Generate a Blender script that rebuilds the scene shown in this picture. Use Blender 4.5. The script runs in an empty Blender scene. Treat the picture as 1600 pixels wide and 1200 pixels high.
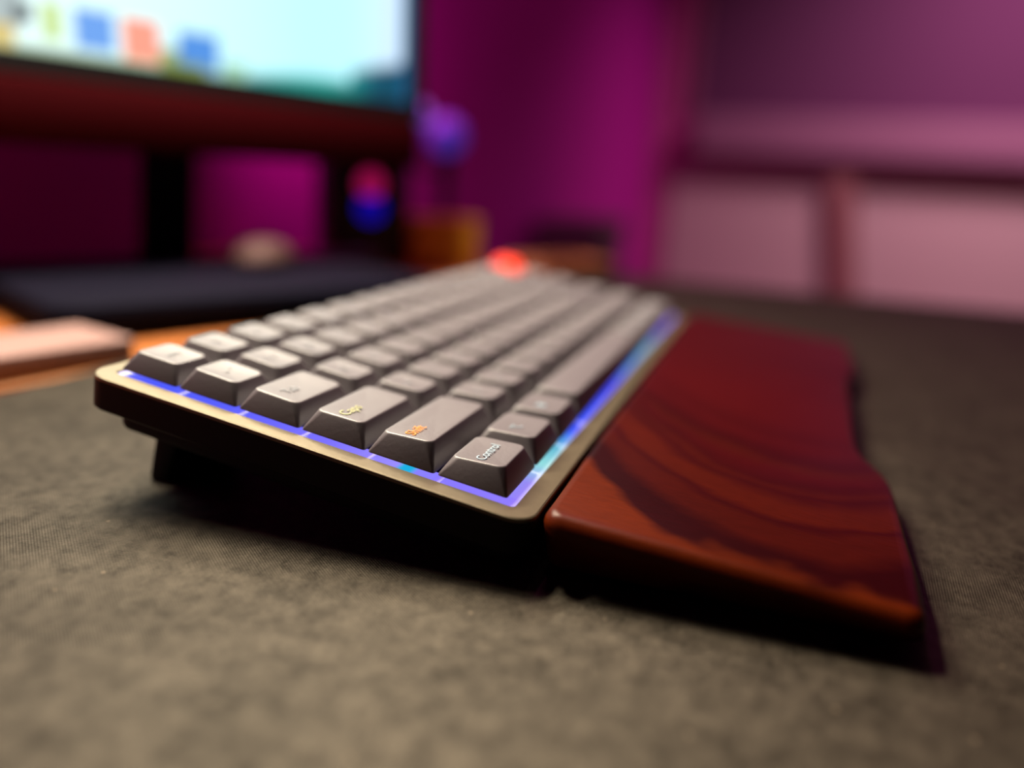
import bpy, bmesh, math, random
from mathutils import Vector, Matrix
random.seed(7)
S = bpy.context.scene
COL = S.collection
MM = 0.001

# ------------------------------------------------------------------ camera
cam_d = bpy.data.cameras.new('camera')
cam = bpy.data.objects.new('camera', cam_d)
COL.objects.link(cam)
M3 = Matrix(((0.3211075138912186, 0.22829725279552165, -0.9191138824371106),
             (-0.9455487911600066, 0.13177646726947634, -0.29761123333944745),
             (0.05317375347341238, 0.9646322237205196, 0.258180605200225)))
cam.matrix_world = Matrix.Translation((-.1576, -.050436, .090958)) @ M3.to_4x4()
cam_d.sensor_width = 36
cam_d.sensor_fit = 'HORIZONTAL'
cam_d.lens = 26.854
cam_d.clip_start = .004
cam_d.clip_end = 50
cam_d.dof.use_dof = True
cam_d.dof.focus_distance = .187
cam_d.dof.aperture_fstop = 2.7
S.camera = cam

# ------------------------------------------------------------------ world, lights, exposure
W = bpy.data.worlds.new('world')
S.world = W
W.use_nodes = True
W.node_tree.nodes['Background'].inputs[0].default_value = (.5, .4, .45, 1)
W.node_tree.nodes['Background'].inputs[1].default_value = .004
S.view_settings.view_transform = 'Standard'
S.view_settings.look = 'None'
S.view_settings.gamma = 1
S.view_settings.use_curve_mapping = False
S.view_settings.exposure = 0


def area(name, loc, target, sx, sy, power, col, shape='RECTANGLE', spread=180):
    d = bpy.data.lights.new(name, 'AREA')
    d.shape = shape
    d.size = sx
    d.size_y = sy
    d.energy = power
    d.color = col
    d.spread = math.radians(spread)
    o = bpy.data.objects.new(name, d)
    COL.objects.link(o)
    o.location = loc
    o.rotation_euler = (Vector(target) - Vector(loc)).to_track_quat('-Z', 'Y').to_euler()
    return o


# added unseen light above the monitor, brightens the desk from behind
_e = Vector((math.cos(math.radians(-25)), math.sin(math.radians(-25)), 0))
bar = area('desk_fill_back', (.200, .325, .45), (0, 0, 0), .44, .035, 7.0, (1, .87, .66))
area('desk_fill_overhead', (.16, .23, .56), (.16, .04, 0), .15, .06, 5.0, (1, .86, .64))  # added unseen overhead light, shares the desk lighting and its shadows
_z = (Vector((.200, .325, .45)) - Vector((.10, .03, 0))).normalized()
_x = (_e - _z * _e.dot(_z)).normalized()
_y = _z.cross(_x)
bar.rotation_euler = Matrix((_x, _y, _z)).transposed().to_euler()
# ceiling lamp of the room, then lights added for the walls
area('ceiling_lamp_near', (.95, .10, 1.70), (.95, .10, 0), .35, .35, .5, (1, .66, .62), spread=130)
area('far_wall_fill', (2.75, -1.0, 1.70), (3.15, -1.0, 0), .5, .5, 37, (1, .66, .68), spread=125)  # added unseen light that brightens the far end wall
area('magenta_wall_fill', (1.35, .27, 1.72), (1.35, .56, .35), 2.3, .05, 3.4, (1, .10, .62), spread=120)  # added unseen magenta light that evens out the back wall
# magenta light strip behind the monitor
area('wall_light_strip', (.60, .45, .32), (1.15, .56, .28), .4, .05, 3.0, (1, .12, .6))


# ------------------------------------------------------------------ materials
def new_mat(name):
    m = bpy.data.materials.new(name)
    m.use_nodes = True
    nt = m.node_tree
    return m, nt, nt.nodes['Principled BSDF']


def N(nt, t, **kw):
    n = nt.nodes.new(t)
    for k, v in kw.items():
        setattr(n, k, v)
    return n


def simple(name, col, rough=.5, metal=0, noise=.08, scale=300, bump=0, spec=.5, emit=None, estr=0, coat=0):
    m, nt, b = new_mat(name)
    tc = N(nt, 'ShaderNodeTexCoord')
    nz = N(nt, 'ShaderNodeTexNoise')
    nz.inputs['Scale'].default_value = scale
    nz.inputs['Detail'].default_value = 4
    nt.links.new(tc.outputs['Object'], nz.inputs['Vector'])
    mx = N(nt, 'ShaderNodeMix', data_type='RGBA')
    mx.inputs[6].default_value = (*[c * (1 - noise) for c in col], 1)
    mx.inputs[7].default_value = (*[min(1, c * (1 + noise)) for c in col], 1)
    nt.links.new(nz.outputs['Fac'], mx.inputs[0])
    nt.links.new(mx.outputs[2], b.inputs['Base Color'])
    b.inputs['Roughness'].default_value = rough
    b.inputs['Metallic'].default_value = metal
    b.inputs['Specular IOR Level'].default_value = spec
    if coat:
        b.inputs['Coat Weight'].default_value = coat
    if bump:
        bp = N(nt, 'ShaderNodeBump')
        bp.inputs['Strength'].default_value = bump
        bp.inputs['Distance'].default_value = .0003
        nt.links.new(nz.outputs['Fac'], bp.inputs['Height'])
        nt.links.new(bp.outputs[0], b.inputs['Normal'])
    if emit:
        b.inputs['Emission Color'].default_value = (*emit, 1)
        b.inputs['Emission Strength'].default_value = estr
    return m


def hexlin(h):
    h = h.lstrip('#')
    r = []
    for i in (0, 2, 4):
        c = int(h[i:i + 2], 16) / 255
        r.append(c / 12.92 if c <= .04045 else ((c + .055) / 1.055) ** 2.4)
    return tuple(r)


def ramp_mat(name, axis, lo, hi, stops, strength):
    """light guide: backlight colour changes along its length"""
    m, nt, b = new_mat(name)
    tc = N(nt, 'ShaderNodeTexCoord')
    sx = N(nt, 'ShaderNodeSeparateXYZ')
    nt.links.new(tc.outputs['Object'], sx.inputs[0])
    mr = N(nt, 'ShaderNodeMapRange')
    mr.inputs[1].default_value = lo
    mr.inputs[2].default_value = hi
    nt.links.new(sx.outputs[axis], mr.inputs[0])
    cr = N(nt, 'ShaderNodeValToRGB')
    nt.links.new(mr.outputs[0], cr.inputs[0])
    el = cr.color_ramp.elements
    while len(el) < len(stops):
        el.new(.5)
    for e, (p, c) in zip(el, stops):
        e.position = (p - lo / MM) / ((hi - lo) / MM)
        e.color = (*hexlin(c), 1)
    nt.links.new(cr.outputs[0], b.inputs['Emission Color'])
    b.inputs['Emission Strength'].default_value = strength
    b.inputs['Base Color'].default_value = (.3, .3, .35, 1)
    b.inputs['Roughness'].default_value = .5
    return m


MAT = {}
MAT['key'] = simple('keycap_plastic', (.118, .104, .118), .46, noise=.06, scale=900, bump=.15, spec=1.0)
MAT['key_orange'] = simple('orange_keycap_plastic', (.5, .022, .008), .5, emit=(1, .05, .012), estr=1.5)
MAT['switch'] = simple('switch_housing', (.10, .08, .12), .4)
MAT['plate'] = simple('switch_plate', (.05, .035, .07), .5)
MAT['alu'] = simple('dark_anodised_aluminium', (.20, .17, .112), .40, metal=.6, noise=.15, scale=250, bump=.1)
MAT['tray'] = simple('black_case_plastic', (.003, .003, .0035), .6, spec=.25, noise=.2)
MAT['rubber'] = simple('black_rubber', (.008, .008, .009), .8)
MAT['leg_blue'] = simple('legend_pale_blue', (.38, .48, .55), .5, emit=hexlin('#a8c8dc'), estr=.14)
MAT['leg_orange'] = simple('legend_orange', (.6, .2, .03), .5, emit=hexlin('#ff9a48'), estr=.55)
MAT['leg_yellow'] = simple('legend_pale_yellow', (.42, .42, .22), .5, emit=hexlin('#e8e48a'), estr=.16)
MAT['leg_white'] = simple('legend_white', (.30, .31, .34), .5, emit=hexlin('#c8d0e0'), estr=.04)
MAT['strip_left'] = ramp_mat('light_guide_left', 1, -2 * MM, 117 * MM, [
    (-2, '#8f7cff'), (14, '#8878ff'), (24.5, '#8a80ff'), (26, '#10b0e0'), (28.5, '#10b0e0'), (30, '#9a8cff'),
    (50, '#7a70ff'), (80, '#5a60ff'), (100, '#4d5cff'), (117, '#5a60ff')], 1.0)
MAT['strip_front'] = ramp_mat('light_guide_front', 0, -1 * MM, 306 * MM, [
    (-1, '#7a6ad0'), (16, '#7a72c8'), (30, '#78b8b8'), (45, '#4c98b0'), (62, '#2b48d0'), (125, '#2236d2'),
    (160, '#2a70b8'), (205, '#2f86a8'), (245, '#3a40b8'), (306, '#5030b4')], 1.5)
MAT['strip_dim'] = ramp_mat('light_guide_rear', 0, -1 * MM, 306 * MM, [(-1, '#5a60ff'), (306, '#5030b4')], .35)


def wood_palm():
    """figured walnut: growth lines that sweep from the back edge towards the near end and level out at the front"""
    m, nt, b = new_mat('dark_red_walnut')

    def math_(op, a, c=None, d=None):
        n = N(nt, 'ShaderNodeMath', operation=op)
        for k, v in enumerate((a, c, d)):
            if v is None:
                continue
            if isinstance(v, (int, float)):
                n.inputs[k].default_value = v
            else:
                nt.links.new(v, n.inputs[k])
        return n.outputs[0]
    tc = N(nt, 'ShaderNodeTexCoord')
    sx = N(nt, 'ShaderNodeSeparateXYZ')
    nt.links.new(tc.outputs['Object'], sx.inputs[0])
    x, y = sx.outputs[0], sx.outputs[1]

    def noise(scale, detail, sc=(1, 1, 1), dist=0):
        mp = N(nt, 'ShaderNodeMapping')
        mp.inputs['Scale'].default_value = sc
        nt.links.new(tc.outputs['Object'], mp.inputs[0])
        n = N(nt, 'ShaderNodeTexNoise')
        n.inputs['Scale'].default_value = scale
        n.inputs['Detail'].default_value = detail
        n.inputs['Distortion'].default_value = dist
        nt.links.new(mp.outputs[0], n.inputs['Vector'])
        return n.outputs['Fac']
    t = math_('ADD', y, .065)
    g = math_('MULTIPLY', math_('MULTIPLY', t, t), 14.8)
    lev = math_('SUBTRACT', x, g)
    lev = math_('ADD', lev, math_('MULTIPLY_ADD', noise(26, 2, (1, .7, 1)), .030, -.015))
    lev = math_('ADD', lev, math_('MULTIPLY_ADD', noise(110, 3, (1, .5, 1)), .008, -.004))
    mr = N(nt, 'ShaderNodeMapRange')
    mr.inputs[1].default_value = -.02
    mr.inputs[2].default_value = .14
    nt.links.new(lev, mr.inputs[0])
    cr = N(nt, 'ShaderNodeValToRGB')
    nt.links.new(mr.outputs[0], cr.inputs[0])
    O, D, D2 = (.082, .0098, .0008), (.015, .0002, .0004), (.024, .0006, .0007)
    Mi, M2, R, R2 = (.036, .0022, .0006), (.046, .0034, .0006), (.034, .0009, .0010), (.042, .0013, .0012)
    stops = [(-20, O), (-7, O), (-1, D), (10, D), (18, Mi), (26, Mi), (30, D2), (34, M2), (45, M2), (53, D2), (57, Mi), (61, D2), (67, R),
             (73, Mi), (79, D2), (90, R), (97, R2), (104, R), (118, R2), (140, R2)]
    el = cr.color_ramp.elements
    while len(el) < len(stops):
        el.new(.5)
    for e, (p, c) in zip(el, stops):
        e.position = (p + 20) / 160
        e.color = (*c, 1)
    # paler rim at the near end
    rim = N(nt, 'ShaderNodeMapRange')
    rim.inputs[1].default_value = .0035
    rim.inputs[2].default_value = -.001
    nt.links.new(math_('ADD', x, math_('MULTIPLY_ADD', noise(60, 2), -.02, .010)), rim.inputs[0])
    mx = N(nt, 'ShaderNodeMix', data_type='RGBA')
    nt.links.new(math_('MULTIPLY', rim.outputs[0], .6), mx.inputs[0])
    nt.links.new(cr.outputs[0], mx.inputs[6])
    mx.inputs[7].default_value = (*O, 1)
    # long faint bands and short pores
    far = noise(16, 3, (1.4, .35, 1), .5)
    pores = noise(900, 3, (1, .22, 1))
    val = math_('ADD', math_('MULTIPLY_ADD', far, .55, .45), math_('MULTIPLY', pores, .55))
    hs = N(nt, 'ShaderNodeHueSaturation')
    nt.links.new(val, hs.inputs['Value'])
    nt.links.new(mx.outputs[2], hs.inputs['Color'])
    nt.links.new(hs.outputs[0], b.inputs['Base Color'])
    b.inputs['Roughness'].default_value = .36
    b.inputs['Specular IOR Level'].default_value = .14
    bp = N(nt, 'ShaderNodeBump')
    bp.inputs['Strength'].default_value = .25
    bp.inputs['Distance'].default_value = .0002
    nt.links.new(pores, bp.inputs['Height'])
    nt.links.new(bp.outputs[0], b.inputs['Normal'])
    return m


MAT['palm'] = wood_palm()


def mat_cloth():
    m, nt, b = new_mat('woven_mat_cloth')

    def math_(op, a, c=None, d=None):
        n = N(nt, 'ShaderNodeMath', operation=op)
        for k, v in enumerate((a, c, d)):
            if v is None:
                continue
            if isinstance(v, (int, float)):
                n.inputs[k].default_value = v
            else:
                nt.links.new(v, n.inputs[k])
        return n.outputs[0]
    tc = N(nt, 'ShaderNodeTexCoord')

    def threads(angle):
        mp = N(nt, 'ShaderNodeMapping')
        mp.inputs['Rotation'].default_value = (0, 0, math.radians(angle))
        nt.links.new(tc.outputs['Object'], mp.inputs[0])
        w = N(nt, 'ShaderNodeTexWave', wave_type='BANDS', bands_direction='X')
        w.inputs['Scale'].default_value = 2 * math.pi / (20 * .00062)
        w.inputs['Distortion'].default_value = .5
        nt.links.new(mp.outputs[0], w.inputs['Vector'])
        return w.outputs['Fac']

    def noise(scale, detail, rough=.6):
        n = N(nt, 'ShaderNodeTexNoise')
        n.inputs['Scale'].default_value = scale
        n.inputs['Detail'].default_value = detail
        n.inputs['Roughness'].default_value = rough
        nt.links.new(tc.outputs['Object'], n.inputs['Vector'])
        return n.outputs['Fac']
    w1, w2 = threads(-142), threads(-85)
    weave = math_('MULTIPLY_ADD', w1, .6, math_('MULTIPLY', w2, .4))
    big, mid, fine = noise(38, 6), noise(190, 5, .65), noise(1100, 3)
    wear = math_('ADD', math_('MULTIPLY_ADD', big, .55, math_('MULTIPLY', mid, 1.0)), math_('MULTIPLY', fine, .65))   # mean about 1.1
    mr = N(nt, 'ShaderNodeMapRange')
    mr.inputs[1].default_value = .74
    mr.inputs[2].default_value = 1.46
    nt.links.new(wear, mr.inputs[0])
    base = N(nt, 'ShaderNodeMix', data_type='RGBA')
    base.inputs[6].default_value = (.0012, .0007, .0005, 1)
    base.inputs[7].default_value = (.013, .0095, .0062, 1)
    nt.links.new(mr.outputs[0], base.inputs[0])
    th = N(nt, 'ShaderNodeHueSaturation')
    nt.links.new(math_('MULTIPLY_ADD', weave, .9, .5), th.inputs['Value'])
    nt.links.new(base.outputs[2], th.inputs['Color'])
    vo = N(nt, 'ShaderNodeTexVoronoi')
    vo.inputs['Scale'].default_value = 90
    nt.links.new(tc.outputs['Object'], vo.inputs['Vector'])
    dust = N(nt, 'ShaderNodeMapRange')
    dust.inputs[1].default_value = .06
    dust.inputs[2].default_value = .02
    nt.links.new(vo.outputs['Distance'], dust.inputs[0])
    ds = N(nt, 'ShaderNodeMix', data_type='RGBA')
    ds.inputs[7].default_value = (.17, .13, .09, 1)
    nt.links.new(math_('MULTIPLY', dust.outputs[0], .75), ds.inputs[0])
    nt.links.new(th.outputs[0], ds.inputs[6])
    nt.links.new(ds.outputs[2], b.inputs['Base Color'])
    b.inputs['Roughness'].default_value = .60
    nt.links.new(math_('MULTIPLY_ADD', mr.outputs[0], .80, .11), b.inputs['Specular IOR Level'])
    b.inputs['Specular Tint'].default_value = (1, .86, .66, 1)
    bp = N(nt, 'ShaderNodeBump')
    bp.inputs['Strength'].default_value = .45
    bp.inputs['Distance'].default_value = .0002
    nt.links.new(math_('MULTIPLY_ADD', fine, 1.2, weave), bp.inputs['Height'])
    nt.links.new(bp.outputs[0], b.inputs['Normal'])
    return m


MAT['mat'] = mat_cloth()


def desk_wood():
    m, nt, b = new_mat('orange_desk_wood')
    tc = N(nt, 'ShaderNodeTexCoord')
    mp = N(nt, 'ShaderNodeMapping')
    mp.inputs['Scale'].default_value = (2, 30, 30)
    nt.links.new(tc.outputs['Object'], mp.inputs[0])
    n1 = N(nt, 'ShaderNodeTexNoise')
    n1.inputs['Scale'].default_value = 3
    n1.inputs['Detail'].default_value = 5
    n1.inputs['Distortion'].default_value = 1
    nt.links.new(mp.outputs[0], n1.inputs['Vector'])
    cr = N(nt, 'ShaderNodeValToRGB')
    cr.color_ramp.elements[0].color = (.22, .055, .008, 1)
    cr.color_ramp.elements[1].color = (.50, .16, .03, 1)
    nt.links.new(n1.outputs['Fac'], cr.inputs[0])
    nt.links.new(cr.outputs[0], b.inputs['Base Color'])
    b.inputs['Roughness'].default_value = .5
    return m


MAT['desk'] = desk_wood()
MAT['wall_magenta'] = simple('magenta_wall_paint', (.38, .007, .28), .85, spec=.12, noise=.05, scale=40)
MAT['wall_pink'] = simple('pale_pink_wall_paint', (.40, .040, .24), .85, noise=.05, scale=40)
MAT['lower_wall_lit'] = simple('lit_lower_wall_paint', (.43, .27, .33), .8, noise=.05, scale=40)  # warm light on the lower wall, put into a paler base colour
MAT['wall_plain'] = simple('plain_wall_paint', (.03, .012, .02), .9)
MAT['ceil'] = simple('ceiling_paint', (.3, .24, .24), .9)
MAT['floor'] = simple('brown_floor', (.12, .06, .04), .6)
MAT['blind'] = simple('purple_roller_blind', (.093, .0135, .080), .9, noise=.05, scale=60)
MAT['sill'] = simple('pink_sill_paint', (.22, .075, .17), .7)
MAT['frame'] = simple('window_frame_paint', (.26, .06, .15), .7)
MAT['board'] = simple('dusky_board', (.22, .07, .09), .7)
MAT['chest'] = simple('dark_purple_chest', (.05, .004, .03), .8)
MAT['bezel'] = simple('black_monitor_plastic', (.006, .004, .006), .5, spec=.3)
MAT['chin'] = simple('dark_red_brushed_plastic', (.030, .0006, .002), .8, spec=.03)
MAT['navy'] = simple('dark_navy_plastic', (.004, .0035, .010), .8, spec=.06)
MAT['speaker'] = simple('black_speaker_plastic', (.008, .007, .010), .5)
MAT['led_red'] = simple('crimson_light', (.3, .02, .1), .4, emit=hexlin('#c01060'), estr=.55)
MAT['led_blue'] = simple('blue_light', (.02, .02, .4), .4, emit=hexlin('#0404d0'), estr=.5)
MAT['globe_purple'] = simple('purple_glowing_globe', (.12, .07, .35), .5, emit=hexlin('#4430b8'), estr=.42)
MAT['globe_blue'] = simple('dusky_blue_glowing_globe', (.2, .2, .5), .4, emit=hexlin('#50509a'), estr=.5)
MAT['lampbody'] = simple('dark_plum_plastic', (.02, .006, .016), .5)
MAT['amber'] = simple('amber_card', (.9, .36, .03), .6)
MAT['amber_lid'] = simple('amber_lid_card', (.85, .32, .03), .6)
MAT['paper'] = simple('pale_pink_paper', (.26, .15, .135), .7)
MAT['cover'] = simple('orange_card_cover', (.26, .085, .012), .6)
MAT['mouse'] = simple('pale_pink_mouse_plastic', (.085, .042, .042), .6, spec=.25)
MAT['mouse_dark'] = simple('dark_mouse_rubber', (.04, .03, .03), .6)
MAT['rust'] = simple('rust_brown_wood', (.24, .065, .03), .6, scale=90, noise=.2)
MAT['grey'] = simple('dark_grey_plastic', (.035, .025, .027), .5)


# ------------------------------------------------------------------ mesh helpers
def link(name, bm, mat, parent=None, smooth=None, loc=None):
    me = bpy.data.meshes.new(name)
    bmesh.ops.recalc_face_normals(bm, faces=bm.faces[:])
    bm.to_mesh(me)
    bm.free()
    me.materials.append(mat)
    if smooth is not None:
        for p in me.polygons:
            p.use_smooth = True
        me.set_sharp_from_angle(angle=math.radians(smooth))
    o = bpy.data.objects.new(name, me)
    COL.objects.link(o)
    if parent:
        o.parent = parent
    if loc:
        o.location = loc
    return o


def thing(name, label, cat, loc=(0, 0, 0), rz=0, group=None):
    o = bpy.data.objects.new(name, None)
    o.empty_display_size = .02
    COL.objects.link(o)
    o.location = loc
    o.rotation_euler = (0, 0, rz)
    o['label'] = label
    o['category'] = cat
    if group:
        o['group'] = group
    return o


def struct(o, label=None):
    o['kind'] = 'structure'
    if label:
        o['label'] = label
    return o


def rrect(x0, x1, y0, y1, r, seg=4):
    """rounded rectangle, counter-clockwise, 4*(seg+1) points"""
    out = []
    for cx, cy, a0 in ((x1 - r, y0 + r, -90), (x1 - r, y1 - r, 0), (x0 + r, y1 - r, 90), (x0 + r, y0 + r, 180)):
        for k in range(seg + 1):
            a = math.radians(a0 + 90 * k / seg)
            out.append((cx + r * math.cos(a), cy + r * math.sin(a)))
    return out


def loft(loops, cap0=True, cap1=True, scale=MM):
    bm = bmesh.new()
    rings = [[bm.verts.new((p[0] * scale, p[1] * scale, p[2] * scale)) for p in L] for L in loops]
    n = len(rings[0])
    for a, b in zip(rings, rings[1:]):
        for i in range(n):
            j = (i + 1) % n
            bm.faces.new((a[i], a[j], b[j], b[i]))
    if cap0:
        bm.faces.new(rings[0][::-1])
    if cap1:
        bm.faces.new(rings[-1])
    return bm


def slab(x0, x1, y0, y1, z0, z1, r=2, f=1, seg=4):
    """rounded-corner block with a filleted top and bottom edge (mm)"""
    L = []
    for z, ins in ((z0, f), (z0 + f * .3, f * .3), (z0 + f, 0), (z1 - f, 0), (z1 - f * .3, f * .3), (z1, f)):
        L.append([(x, y, z) for x, y in rrect(x0 + ins, x1 - ins, y0 + ins, y1 - ins, max(r - ins, .05), seg)])
    return loft(L)


def box(x0, x1, y0, y1, z0, z1, bev=0):
    bm = bmesh.new()
    bmesh.ops.create_cube(bm, size=1, matrix=Matrix.Translation(((x0 + x1) / 2 * MM, (y0 + y1) / 2 * MM, (z0 + z1) / 2 * MM)) @
                          Matrix.Diagonal(((x1 - x0) * MM, (y1 - y0) * MM, (z1 - z0) * MM, 1)))
    if bev:
        bmesh.ops.bevel(bm, geom=bm.edges[:], offset=bev * MM, segments=2, affect='EDGES', profile=.5)
    return bm


def lathe(profile, seg=24, matrix=None):
    """profile: (radius, z) in mm"""
    bm = bmesh.new()
    rings = []
    for r, z in profile:
        rings.append([bm.verts.new((r * MM * math.cos(2 * math.pi * k / seg), r * MM * math.sin(2 * math.pi * k / seg), z * MM)) for k in range(seg)])
    for a, b in zip(rings, rings[1:]):
        for i in range(seg):
            j = (i + 1) % seg
            bm.faces.new((a[i], a[j], b[j], b[i]))
    bm.faces.new(rings[0][::-1])
    bm.faces.new(rings[-1])
    if matrix:
        bmesh.ops.transform(bm, matrix=matrix, verts=bm.verts[:])
    return bm


# ------------------------------------------------------------------ the room
XE, YB, XB, YF, ZF, ZC = 3700, 560, -1300, -2200, -730, 1760
struct(link('floor', box(XB, XE, YF, YB, ZF - 40, ZF), MAT['floor']))
struct(link('ceiling', box(XB, XE, YF, YB, ZC, ZC + 40), MAT['ceil']))
struct(link('wall_back', box(XB - 60, XE + 60, YB, YB + 60, ZF, ZC), MAT['wall_magenta']))
struct(link('wall_right', box(XE, XE + 60, YF, YB, ZF, ZC), MAT['wall_pink']))
struct(link('wall_left', box(XB - 60, XB, YF, YB, ZF, ZC), MAT['wall_plain']))
struct(link('wall_front', box(XB - 60, XE + 60, YF - 60, YF, ZF, ZC), MAT['wall_plain']))
# window with its blind down, above a deep sill, on the far end wall
win = bpy.data.objects.new('window_1', None)
COL.objects.link(win)
win.location = (XE * MM, -.42, .43)
struct(win, 'window on the far pink wall with a purple roller blind drawn down')
wx0, wx1 = -1180, 1240          # along the wall, relative to the window's origin (offset -420 mm)
y0w, y1w = -1500 + 420, 386 + 420
link('roller_blind', box(-14, -4, y0w + 30, y1w - 12, 10, 1150), MAT['blind'], win)
link('blind_roller', lathe([(22, y0w + 30), (22, y1w - 12)], 20, Matrix.Translation((-.028, 0, 1.15)) @ Matrix.Rotation(math.radians(-90), 4, 'X')), MAT['blind'], win, 40)
for ya, yb in ((y1w - 14, y1w + 18), (y0w - 18, y0w + 30)):
    link('frame_post', box(-26, 0, ya, yb, 0, 1190, 3), MAT['frame'], win)
link('frame_head', box(-26, 0, y0w + 30, y1w - 14, 1172, 1204, 3), MAT['frame'], win)
link('window_sill', box(-110, 0, y0w - 30, y1w - 38, -172, 0, 8), MAT['sill'], win)
link('sill_bracket_rail', box(-70, 0, y0w - 30, y1w - 20, -232, -172, 4), MAT['frame'], win)
struct(link('baseboard_right', box(XE - 14, XE, YF, YB, ZF, ZF + 90, 3), MAT['sill']))
struct(link('baseboard_back', box(760, XE - 14, YB - 14, YB, ZF, ZF + 90, 3), MAT['wall_magenta']))

struct(link('lit_wall_1', box(XE - 12, XE, YF, 440, ZF + 90, 200), MAT['lower_wall_lit']), 'lower far wall under the window sill, warm light put into its pale colour')  # thin sheet on the wall that carries the painted warm light
# board leaning sideways under the sill
bd = thing('wooden_board', 'tall dusky board leaning under the window sill on the far wall', 'board', (3.645, -.455, -.73))
bm = box(-12, 12, -58, 58, 0, 918, 3)
bmesh.ops.transform(bm, matrix=Matrix.Rotation(math.radians(-9.5), 4, 'X'), verts=bm.verts[:])
bmesh.ops.translate(bm, vec=(0, 0, .0098), verts=bm.verts[:])
link('board_panel', bm, MAT['board'], bd)

# dark chest by the back wall
ch = thing('storage_chest', 'dark purple chest against the magenta wall beyond the desk end', 'chest', (1.90, .44, -.73))
link('body', slab(-170, 170, -80, 85, 0, 690, 12, 6), MAT['chest'], ch, 30)
link('lid', slab(-178, 178, -88, 92, 692, 730, 14, 6), MAT['chest'], ch, 30)

# ------------------------------------------------------------------ desk and mat
desk = thing('desk', 'orange brown wooden desk under the dark mat', 'desk', (0, 0, -.0045))
link('desk_top', slab(-520, 649, -420, 552, -28, 0, 8, 2), MAT['desk'], desk, 30)
for x, y in ((-470, -370), (600, -370), (-470, 500), (600, 500)):
    link('leg', slab(x - 25, x + 25, y - 25, y + 25, -725.5, -28, 4, 1), MAT['desk'], desk, 30)
dm = thing('desk_mat', 'large dark woven desk mat under the keyboard and wooden palm rest', 'mat', (0, 0, 0))
link('mat_cloth', slab(-300, 640, -400, 226, -3.6, 0, 9, .8), MAT['mat'], dm, 40)
# stitched hem along the border
link('hem', slab(-301.2, 641.2, -401.2, 227.2, -4.4, -.9, 10, .8), MAT['rubber'], dm, 40)

# ------------------------------------------------------------------ keyboard
U = 19.05
TILT = math.radians(8.5)
kb = thing('keyboard', 'grey mechanical keyboard with blue backlight glow beside the wooden palm rest', 'keyboard', (0, 0, .01868914))
kb.rotation_euler = (TILT, 0, 0)

OX0, OX1, OY0, OY1 = -5.8, 310.6, -7.6, 120.6
IX0, IX1, IY0, IY1 = -.1, 305.8, -1.8, 115.4
L = []
for z, ins in ((-10.8, .6), (-10.2, 0), (-1.9, 0), (-1.45, .12), (-1.2, .5)):
    L.append([(x, y, z) for x, y in rrect(OX0 + ins, OX1 - ins, OY0 + ins, OY1 - ins, 6.5 - ins, 8)])
for z, ins in ((-1.2, -.35), (-1.5, 0), (-6, 0)):
    L.append([(x, y, z) for x, y in rrect(IX0 + ins, IX1 - ins, IY0 + ins, IY1 - ins, 1.6, 8)])
LS = L[:2] + [[(x, y, -2.3) for x, y, z in L[2]]]
link('case_side', loft(LS, cap0=True, cap1=False), MAT['tray'], kb, 25)
L = [[(x, y, -2.3) for x, y, z in L[2]]] + L[2:]
link('case_frame', loft(L, cap0=False, cap1=False), MAT['alu'], kb, 25)
link('case_tray', slab(0, 304.5, -6.2, 115.2, -17.2, -10.8, 5, 1.2), MAT['tray'], kb, 30)
link('switch_plate', box(IX0 + .1, IX1 - .1, IY0 + .1, IY1 - .1, -5.6, -4.4), MAT['plate'], kb)
link('light_strip', box(IX0 + .05, 5.2, IY0 + .05, IY1 - .05, -4.4, -1.65), MAT['strip_left'], kb)
link('light_strip', box(5.2, IX1 - .05, IY0 + .05, 4.6, -4.4, -1.65), MAT['strip_front'], kb)
link('light_strip', box(5.2, IX1 - .05, IY1 - 3, IY1 - .05, -4.4, -1.65), MAT['strip_dim'], kb)
link('light_strip', box(IX1 - 3, IX1 - .05, 4.6, IY1 - 3, -4.4, -1.65), MAT['strip_dim'], kb)
# fold-out feet at the back and rubber pads at the front
ca, sa = math.cos(TILT), math.sin(TILT)


def kz(y, zw):
    """local z in the keyboard for world height zw (mm) at local y"""
    return (zw - 18.689 - y * sa) / ca


for x0 in (8, 262):
    L = []
    for f in (0, .06, .5, .94, 1):
        yc = 103.5 + f * 3.0
        zc = -16.5 + f * (kz(yc, 1.2) + 16.5)
        hw = 4.6 - f * 1.2
        L.append([(x, y, zc + (y - yc) * -.15 * f) for x, y in rrect(x0, x0 + 34, yc - hw, yc + hw, 1.5, 3)])
    ft = link('flip_foot', loft(L), MAT['tray'], kb, 40)
    yb = 106.5
    L = [[(x, y, kz(y, w)) for x, y in rrect(x0 + 1, x0 + 33, yb - 4.2, yb + 4.2, 2, 3)] for w in (0, 1.6)]
    link('rubber_tip', loft(L), MAT['rubber'], ft)
for x0 in (8, 262):
    L = [[(x, y, kz(y, w)) for x, y in rrect(x0, x0 + 34, -3.5, 3, 2, 3)] for w in (.02, 1.4)]
    link('rubber_pad', loft(L), MAT['rubber'], kb)

# keycaps ------------------------------------------------------------
TOPZ = [(5.3, 5.1), (5.7, 5.3), (5.5, 5.2), (5.3, 5.6), (5.3, 6.5), (4.7, 6.1)]       # (back, front) height of each row, Esc row first


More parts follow.
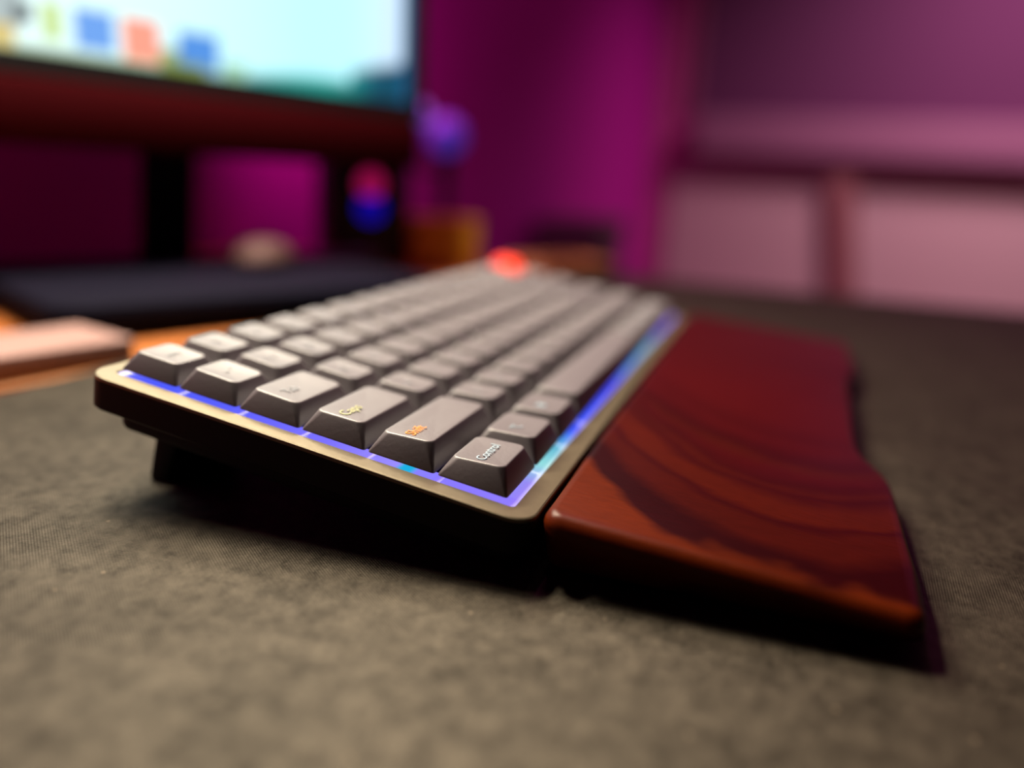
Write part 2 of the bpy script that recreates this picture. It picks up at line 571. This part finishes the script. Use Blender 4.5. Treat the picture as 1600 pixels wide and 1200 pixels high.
def keycap_mesh(w, row):
    zb, zf = TOPZ[row]
    hx = (w * U - .95) / 2
    hy = 9.05
    tx = hx - 2.75
    yb, yf = hy - 1.75, -hy + 2.95       # top face: back and front limits

    def zt(y):
        return zf + (zb - zf) * (y - yf) / (yb - yf)
    seg = 4
    L = [[(x, y, 0) for x, y in rrect(-hx, hx, -hy, hy, .7, seg)],
         [(x, y, .5) for x, y in rrect(-hx + .05, hx - .05, -hy + .1, hy - .05, .75, seg)]]

    def ring(ins, dz, r):
        out = []
        for x, y in rrect(-tx + ins, tx - ins, yf + ins, yb - ins, max(r, .1), seg):
            d = .42 * (1 - (abs(x) / tx) ** 2)     # the scooped top
            if row == 5 and w > 3:
                d = -.3 * (1 - ((y - (yb + yf) / 2) / 6.8) ** 2)
            out.append((x, y, zt(y) + dz - d * min(1, max(0, 1 + dz * 3))))
        return out
    L.append(ring(-.16, -.55, 2.1))
    L.append(ring(.0, -.20, 2.0))
    L.append(ring(.22, -.03, 1.9))
    L.append(ring(.55, .0, 1.7))
    bm = loft(L, cap0=True, cap1=False)
    # dished top as a small grid bridged to the last ring: fan of strips across x
    top = ring(.55, .0, 1.7)
    cx = [-.75, -.4, 0, .4, .75]
    bm.verts.ensure_lookup_table()
    last = bm.verts[len(bm.verts) - len(top):]
    inner = []
    for f in (.66, .3):
        rr = []
        for (x, y, z), v in zip(top, last):
            nx, ny = x * f, (yb + yf) / 2 + (y - (yb + yf) / 2) * f
            d = .42 * (1 - (abs(nx) / tx) ** 2)
            if row == 5 and w > 3:
                d = -.3 * (1 - ((ny - (yb + yf) / 2) / 6.8) ** 2)
            rr.append(bm.verts.new((nx * MM, ny * MM, (zt(ny) - d) * MM)))
        inner.append(rr)
    prev = list(last)
    for rr in inner:
        for i in range(len(rr)):
            j = (i + 1) % len(rr)
            bm.faces.new((prev[i], prev[j], rr[j], rr[i]))
        prev = rr
    bm.faces.new(prev)
    me = bpy.data.meshes.new('keycap')
    bmesh.ops.recalc_face_normals(bm, faces=bm.faces[:])
    bm.to_mesh(me)
    bm.free()
    for p in me.polygons:
        p.use_smooth = True
    me.set_sharp_from_angle(angle=math.radians(50))
    return me, (zb, zf, yb, yf)


ROWS = [
    [('esc', 1), ('F1', 1), ('F2', 1), ('F3', 1), ('F4', 1), ('F5', 1), ('F6', 1), ('F7', 1), ('F8', 1), ('F9', 1), ('F10', 1), ('F11', 1), ('F12', 1), ('\u2702', 1), ('del', 1), ('\u2600', 1)],
    [('~ `', 1)] + [(c, 1) for c in ('! 1', '@ 2', '# 3', '$ 4', '% 5', '^ 6', '& 7', '* 8', '( 9', ') 0', '_ -', '+ =')] + [('delete', 2), ('page up', 1)],
    [('Tab', 1.5)] + [(c, 1) for c in 'QWERTYUIOP'] + [('{ [', 1), ('} ]', 1), ('| \\', 1.5), ('page dn', 1)],
    [('Caps', 1.75)] + [(c, 1) for c in 'ASDFGHJKL'] + [(': ;', 1), ('" \'', 1), ('return', 2.25), ('home', 1)],
    [('Shift', 2.25)] + [(c, 1) for c in 'ZXCVBNM'] + [('< ,', 1), ('> .', 1), ('? /', 1), ('shift', 1.75), ('\u25b2', 1), ('end', 1)],
    [('Control', 1.25), ('\u2325', 1.25), ('\u2318', 1.25), ('', 6.25), ('\u2318', 1), ('fn', 1), ('control', 1), ('\u25c0', 1), ('\u25bc', 1), ('\u25b6', 1)],
]
SWITCH = None
LEG_CACHE = {}


def legend_mesh(txt, size):
    key = (txt, size)
    if key not in LEG_CACHE:
        cu = bpy.data.curves.new('legend', 'FONT')
        cu.body = txt
        cu.size = size * MM
        cu.extrude = .06 * MM
        cu.resolution_u = 3
        cu.align_y = 'CENTER'
        o = bpy.data.objects.new('legend_source', cu)
        COL.objects.link(o)
        bpy.context.view_layer.update()
        me = bpy.data.meshes.new_from_object(o.evaluated_get(bpy.context.evaluated_depsgraph_get()))
        me.name = 'legend'
        bpy.data.objects.remove(o)
        bpy.data.curves.remove(cu)
        LEG_CACHE[key] = me
    return LEG_CACHE[key]


KEY_CACHE = {}
bm = box(-5.2, 5.2, -5.2, 5.2, -4.4, 0.4, .4)
sw0 = bpy.data.meshes.new('switch')
bm.to_mesh(sw0)
bm.free()
sw0.materials.append(MAT['switch'])
for r, row in enumerate(ROWS):
    xu = 0
    for k, (txt, w) in enumerate(row):
        if (w, r) not in KEY_CACHE:
            KEY_CACHE[(w, r)] = keycap_mesh(w, r)
            KEY_CACHE[(w, r)][0].materials.append(MAT['key'])
        me, (zb, zf, yb, yf) = KEY_CACHE[(w, r)]
        orange = (r == 0 and k == 15)
        if orange:
            me = me.copy()
            me.materials.clear()
            me.materials.append(MAT['key_orange'])
            for v in me.vertices:
                v.co.z *= 1.75
        kc = bpy.data.objects.new('keycap', me)
        COL.objects.link(kc)
        kc.parent = kb
        kc.location = ((xu + w / 2) * U * MM, (5.5 - r) * U * MM, 0)
        if orange:
            kc['label'] = 'taller glowing orange red keycap'
        sw = bpy.data.objects.new('switch', sw0)
        COL.objects.link(sw)
        sw.parent = kb
        sw.location = kc.location
        if txt:
            big = (r == 5 and k == 0)
            size = 4.2 if (k == 0 and r in (3, 4)) else 3.7 if big else (3.2 if len(txt) > 3 else 3.9)
            lm = legend_mesh(txt, size)
            mk = 'leg_blue' if r == 5 else ('leg_orange' if (r == 4 and k == 0) else ('leg_yellow' if (r == 3 and k == 0) else 'leg_white'))
            mkey = (txt, size, mk)
            if mkey not in LEG_CACHE:
                m2 = lm.copy()
                m2.materials.clear()
                m2.materials.append(MAT[mk])
                LEG_CACHE[mkey] = m2
            lg = bpy.data.objects.new('legend', LEG_CACHE[mkey])
            COL.objects.link(lg)
            lg.parent = kc
            yc = (yb + yf) / 2
            tx = (w * U - .95) / 2 - 2.75
            xo = -tx + (1.6 if len(txt) > 3 else 4.2)
            dm_ = .42 * (1 - min(1, abs(xo) / tx) ** 2)      # depth of the scoop where the print begins
            lg.location = (xo * MM, yc * MM, ((zb + zf) / 2 - dm_ + .13) * MM)
            lg.rotation_euler = (math.atan2(zb - zf, yb - yf), 0, 0)
        xu += w

# ------------------------------------------------------------------ palm rest
pr = thing('palm_rest', 'polished dark red wooden palm rest with scalloped front edge', 'palm rest')
front_edge = [(0, -91.0), (20, -92), (45, -92.6), (68, -93.6), (78, -93.6), (86, -92.6), (93, -90.3), (99, -88.2), (106, -87.2), (116, -87), (135, -87.8),
              (160, -89.3), (185, -90.6), (205, -91.4), (215, -92.2), (222, -93.6), (229, -95.6), (237, -97), (248, -97.8), (275, -98.8), (305, -99.6)]
X0P, X1P, YBP = -2.6, 318, -8.5


def arc(cx, cy, r, a0, a1, n=7):
    return [(cx + r * math.cos(math.radians(a0 + (a1 - a0) * k / n)), cy + r * math.sin(math.radians(a0 + (a1 - a0) * k / n))) for k in range(n + 1)]


rc = 5
outline = arc(X0P + rc, -90.6 + rc, rc, 180, 270) + [p for p in front_edge if p[0] > 4] + \
    arc(X1P - rc, -99.8 + rc, rc, 270, 360) + arc(X1P - rc, YBP - rc, rc, 0, 90) + arc(X0P + rc, YBP - rc, rc, 90, 180)
nO = len(outline)


def offset(poly, d):
    out = []
    n = len(poly)
    for i in range(n):
        a, b, c = Vector(poly[i - 1]), Vector(poly[i]), Vector(poly[(i + 1) % n])
        t = (c - a)
        t.normalize()
        nrm = Vector((-t.y, t.x))           # inward for a counter-clockwise outline
        out.append((b.x + nrm.x * d, b.y + nrm.y * d))
    return out


def topz(y):
    return 18.2 + (y + 8.8) * (7 / 79)


def skew(poly, f):
    """f = 0 at the top edge, 1 at the base: ends taper in, the front flares out"""
    out = []
    for x, y in poly:
        ex = (x - X0P) / (X1P - X0P)
        sx = 6.0 * (1 - min(1, ex / .12)) - 4.0 * max(0, (ex - .9) / .1)
        fy = min(1, max(0, (-y - 20) / 66))
        out.append((x + sx * f, y - 1.5 * fy * f))
    return out


Lp = []
for f, ins in ((1, .8), (.97, .2), (.5, 0)):
    Lp.append([(x, y, 2.0 + (1 - f) * (topz(y) - 5)) for x, y in offset(skew(outline, f), ins)])
for ins, dz in ((0, 3.6), (.25, 2.3), (.95, 1.0), (1.9, .3), (3.1, 0)):
    Lp.append([(x, y, topz(y) - dz) for x, y in offset(outline, ins)])
body = link('wood_body', loft(Lp), MAT['palm'], pr, 40)
for x, y in ((22, -24), (290, -24), (22, -84), (290, -90)):
    link('rubber_foot', lathe([(7, 0), (7.2, .4), (6.6, 2.2)], 20, Matrix.Translation((x * MM, y * MM, 0))), MAT['rubber'], pr, 40)

# ------------------------------------------------------------------ monitor
YAW = math.radians(-25)
mo = thing('monitor', 'black desktop monitor showing a bright pale blue screen', 'monitor', (.462, .255, 0), YAW)
# local frame: x runs along the screen towards its right end at 0, y points away from the viewer, z up
MW, Z0, MH = 430, 148, 250
link('housing', slab(-MW - 10, 11, 4, 40, Z0 - 9, Z0 + MH + 10, 4, 2), MAT['bezel'], mo, 30)


def frame_ring():
    bm = bmesh.new()
    outs = [(-MW - 12, Z0 - 12), (12, Z0 - 12), (12, Z0 + MH + 12), (-MW - 12, Z0 + MH + 12)]
    ins = [(-MW, Z0), (0, Z0), (0, Z0 + MH), (-MW, Z0 + MH)]
    rings = []
    for pts, y in ((outs, 6), (outs, -3), (ins, -3), (ins, 4)):
        rings.append([bm.verts.new((x * MM, y * MM, z * MM)) for x, z in pts])
    for a, b in zip(rings, rings[1:]):
        for i in range(4):
            j = (i + 1) % 4
            bm.faces.new((a[i], a[j], b[j], b[i]))
    return bm


link('bezel', frame_ring(), MAT['bezel'], mo)
link('chin_bar', slab(-MW - 12, 10, -4, 34, Z0 - 52, Z0 - 12.5, 5, 3), MAT['chin'], mo, 30)

# the picture on the screen: colours on a fine grid of the panel itself
ICONS = [  # (x, z, half width, half height, colour) in mm from the right end and the lower edge
    (-292, 24, 9, 12, '#9aa6a8'), (-284, 21, 5, 5, '#50585c'), (-268, 19, 5, 11, '#b4cc70'), (-297, 8, 9, 7, '#c8b060'),
    (-245, 17, 12, 12, '#4a86d8'), (-218, 16, 12, 12, '#f08468'), (-199, 6, 8, 8, '#7a8a40'), (-180, 15, 13, 12, '#1f72cc'),
    (-187, 1, 12, 5, '#7a9038'), (-156, 4, 9, 8, '#90c0a0'), (-330, 16, 12, 12, '#60b070'), (-362, 16, 12, 12, '#d0a050'), (-394, 16, 12, 12, '#8060c0')]


def lerp(a, b, t):
    t = max(0, min(1, t))
    return tuple(p + (q - p) * t for p, q in zip(a, b))


def screen_col(x, z):
    c = lerp(hexlin('#dcf2ee'), hexlin('#b4ecf6'), (x + 300) / 200)
    c = lerp(c, hexlin('#c4dcf2'), (x + 60) / 40)
    # teal hill along the lower right of the wallpaper
    h = 5 + 6 * math.sin((x + 140) / 38) + max(0, (x + 58)) * .38 + (8 if x > -60 else 0)
    if x > -170:
        e = (h - z) / 7 + .5
        dark = lerp(hexlin('#1f9a90'), hexlin('#04455c'), (x + 75) / 40)
        c = lerp(c, dark, e)
    elif z < 4:
        c = lerp(c, hexlin('#8ea870'), .7)
    if x > -10:
        c = lerp(c, hexlin('#0a4c78'), (x + 10) / 5)
    for ix, iz, hw, hh, col in ICONS:
        d = max(abs(x - ix) / hw, abs(z - iz) / hh)
        if d < 1:
            c = lerp(c, hexlin(col), .9)
    if z > 190 and x < -60:
        c = lerp(c, hexlin('#f4fafa'), .8)
    return c


def screen():
    nx, nz = 172, 100
    verts, faces, cols = [], [], []
    for j in range(nz + 1):
        for i in range(nx + 1):
            x, z = -MW + MW * i / nx, MH * j / nz
            verts.append((x * MM, 1.0 * MM, (Z0 + z) * MM))
            cols.extend((*screen_col(x, z), 1))
    for j in range(nz):
        for i in range(nx):
            a = j * (nx + 1) + i
            faces.append((a, a + 1, a + nx + 2, a + nx + 1))
    me = bpy.data.meshes.new('screen')
    me.from_pydata(verts, [], faces)
    at = me.color_attributes.new('picture', 'FLOAT_COLOR', 'POINT')
    at.data.foreach_set('color', cols)
    m, nt, b = new_mat('lit_screen')
    an = N(nt, 'ShaderNodeAttribute', attribute_name='picture')
    nt.links.new(an.outputs['Color'], b.inputs['Emission Color'])
    b.inputs['Emission Strength'].default_value = 1.3
    b.inputs['Base Color'].default_value = (.01, .01, .01, 1)
    b.inputs['Roughness'].default_value = .25
    me.materials.append(m)
    o = bpy.data.objects.new('screen', me)
    COL.objects.link(o)
    o.parent = mo
    return o


screen()
NX = -180
# leaning neck behind the panel down to a flat base
L = []
for f in (0, .5, 1):
    z = 11 + f * 235
    yc = 66 - f * 22
    xc = NX - 4 + f * 8
    L.append([(x, y, z) for x, y in rrect(xc - 19 + 3 * f, xc + 19 - 3 * f, yc - 9, yc + 9, 4, 4)])
link('neck', loft(L), MAT['navy'], mo, 40)
link('base', slab(NX - 135, NX + 130, -112, 88, 0, 17, 22, 6, 8), MAT['navy'], mo, 40)

# ------------------------------------------------------------------ things around the monitor
sp = thing('speaker', 'small black speaker with crimson and blue lights beside the monitor', 'speaker', (.582, .368, -.0045), math.radians(-48))
link('cabinet', slab(-42, 42, -40, 45, 0, 128, 8, 4), MAT['speaker'], sp, 40)
FR = Matrix.Rotation(math.radians(90), 4, 'X')
for z, mk, lab in ((83, 'led_red', 'crimson glowing speaker cone'), (60, 'led_blue', 'blue glowing speaker cone')):
    link('cone_ring', lathe([(19, -2), (20, 0), (19, 2), (14, 2)], 32, Matrix.Translation((0, -.040, z * MM)) @ FR), MAT['speaker'], sp, 40)
    c = link('cone', lathe([(13.6, 0), (13.6, 2.2), (9, 3.6), (1, 4.4)], 28, Matrix.Translation((0, -.040, z * MM)) @ FR), MAT[mk], sp, 40)
    c['label'] = lab

bx = thing('amber_box', 'amber coloured card box behind the far end of the keyboard', 'box', (.612, .290, -.0045), math.radians(-40))
link('carton', slab(-37, 37, -24, 24, 0, 42, 3, 1.5), MAT['amber'], bx, 30)
link('lid', slab(-38, 38, -25, 25, 42.2, 53, 3, 1.5), MAT['amber_lid'], bx, 30)

ml = thing('mood_lamp', 'dark stemmed lamp with a purple glowing globe behind the amber box', 'lamp', (.715, .330, -.0045))
link('base', lathe([(34, 0), (36, 3), (34, 8), (14, 12), (9, 18)], 28), MAT['lampbody'], ml, 40)
link('stem', lathe([(8, 14), (7, 70), (9, 112), (16, 118)], 20), MAT['lampbody'], ml, 40)
prof = [(24 * math.sin(math.radians(a)), 141 - 24 * math.cos(math.radians(a))) for a in range(12, 170, 12)]
g1 = link('globe', lathe(prof, 28), MAT['globe_purple'], ml, 80)
prof = [(15 * math.sin(math.radians(a)), 158 - 15 * math.cos(math.radians(a))) for a in range(12, 170, 12)]
g2 = link('globe', lathe(prof, 24, Matrix.Translation((-.011, .031, .006))), MAT['globe_blue'], ml, 80)
g2['label'] = 'smaller dusky blue globe'
bm = lathe([(4, 100), (3.5, 152)], 12, Matrix.Translation((-.011, .031, 0)))
link('side_stem', bm, MAT['lampbody'], ml, 40)
bm = box(-14, 4, -3, 34, 98, 104, 1)
link('side_arm', bm, MAT['lampbody'], ml)

npd = thing('notepad', 'pale pink notepad with orange cover at the left edge of the desk', 'notepad', (.098, .258, -.0045), math.radians(-14))
link('cover', slab(-70, 34, -27, 30, 0, 2, 3, .6), MAT['cover'], npd, 30)
link('page_block', slab(-68, 32, -20, 29, 2, 13, 2, .5), MAT['paper'], npd, 30)

MS = .8
ms = thing('computer_mouse', 'pale pink rounded computer mouse resting on the monitor base', 'mouse', (.352, .325, .0175), math.radians(-60))


def mouse_shell():
    L = []
    for h, s in ((0, .92), (3, 1), (8, 1.0), (14, .93), (19, .80), (23, .58), (25.5, .30)):
        L.append([(x * s * MS, (y * s - (1 - s) * 6) * MS, h * .75) for x, y in [(29 * math.cos(2 * math.pi * k / 28), 47 * math.sin(2 * math.pi * k / 28)) for k in range(28)]])
    return loft(L)


link('shell', mouse_shell(), MAT['mouse'], ms, 60)
link('scroll_wheel', lathe([(7, -3), (8, -2), (8, 2), (7, 3)], 18, Matrix.Translation((0, .021, .0125)) @ Matrix.Rotation(math.radians(90), 4, 'Y')), MAT['mouse_dark'], ms, 40)

gb = thing('usb_hub', 'low dark grey plastic hub between the mouse and the speaker', 'hub', (.470, .325, -.0045), math.radians(-35))
link('shell', slab(-34, 34, -20, 20, 0, 22, 5, 2), MAT['grey'], gb, 40)
for k in range(4):
    link('port', box(-26 + k * 14, -16 + k * 14, -20.6, -18, 7, 13), MAT['rubber'], gb)

wb = thing('wooden_tray', 'small rust brown wooden tray on the mat past the far end of the keyboard', 'tray', (.600, .150, 0), math.radians(-35))
link('base', slab(-48, 48, -30, 30, 0, 5, 6, 1.5), MAT['rust'], wb, 40)
for a in ((-48, 48, -30, -25), (-48, 48, 25, 30), (-48, -43, -25, 25), (43, 48, -25, 25)):
    link('rim', slab(*a, 5, 17, 1.5, 1), MAT['rust'], wb, 40)
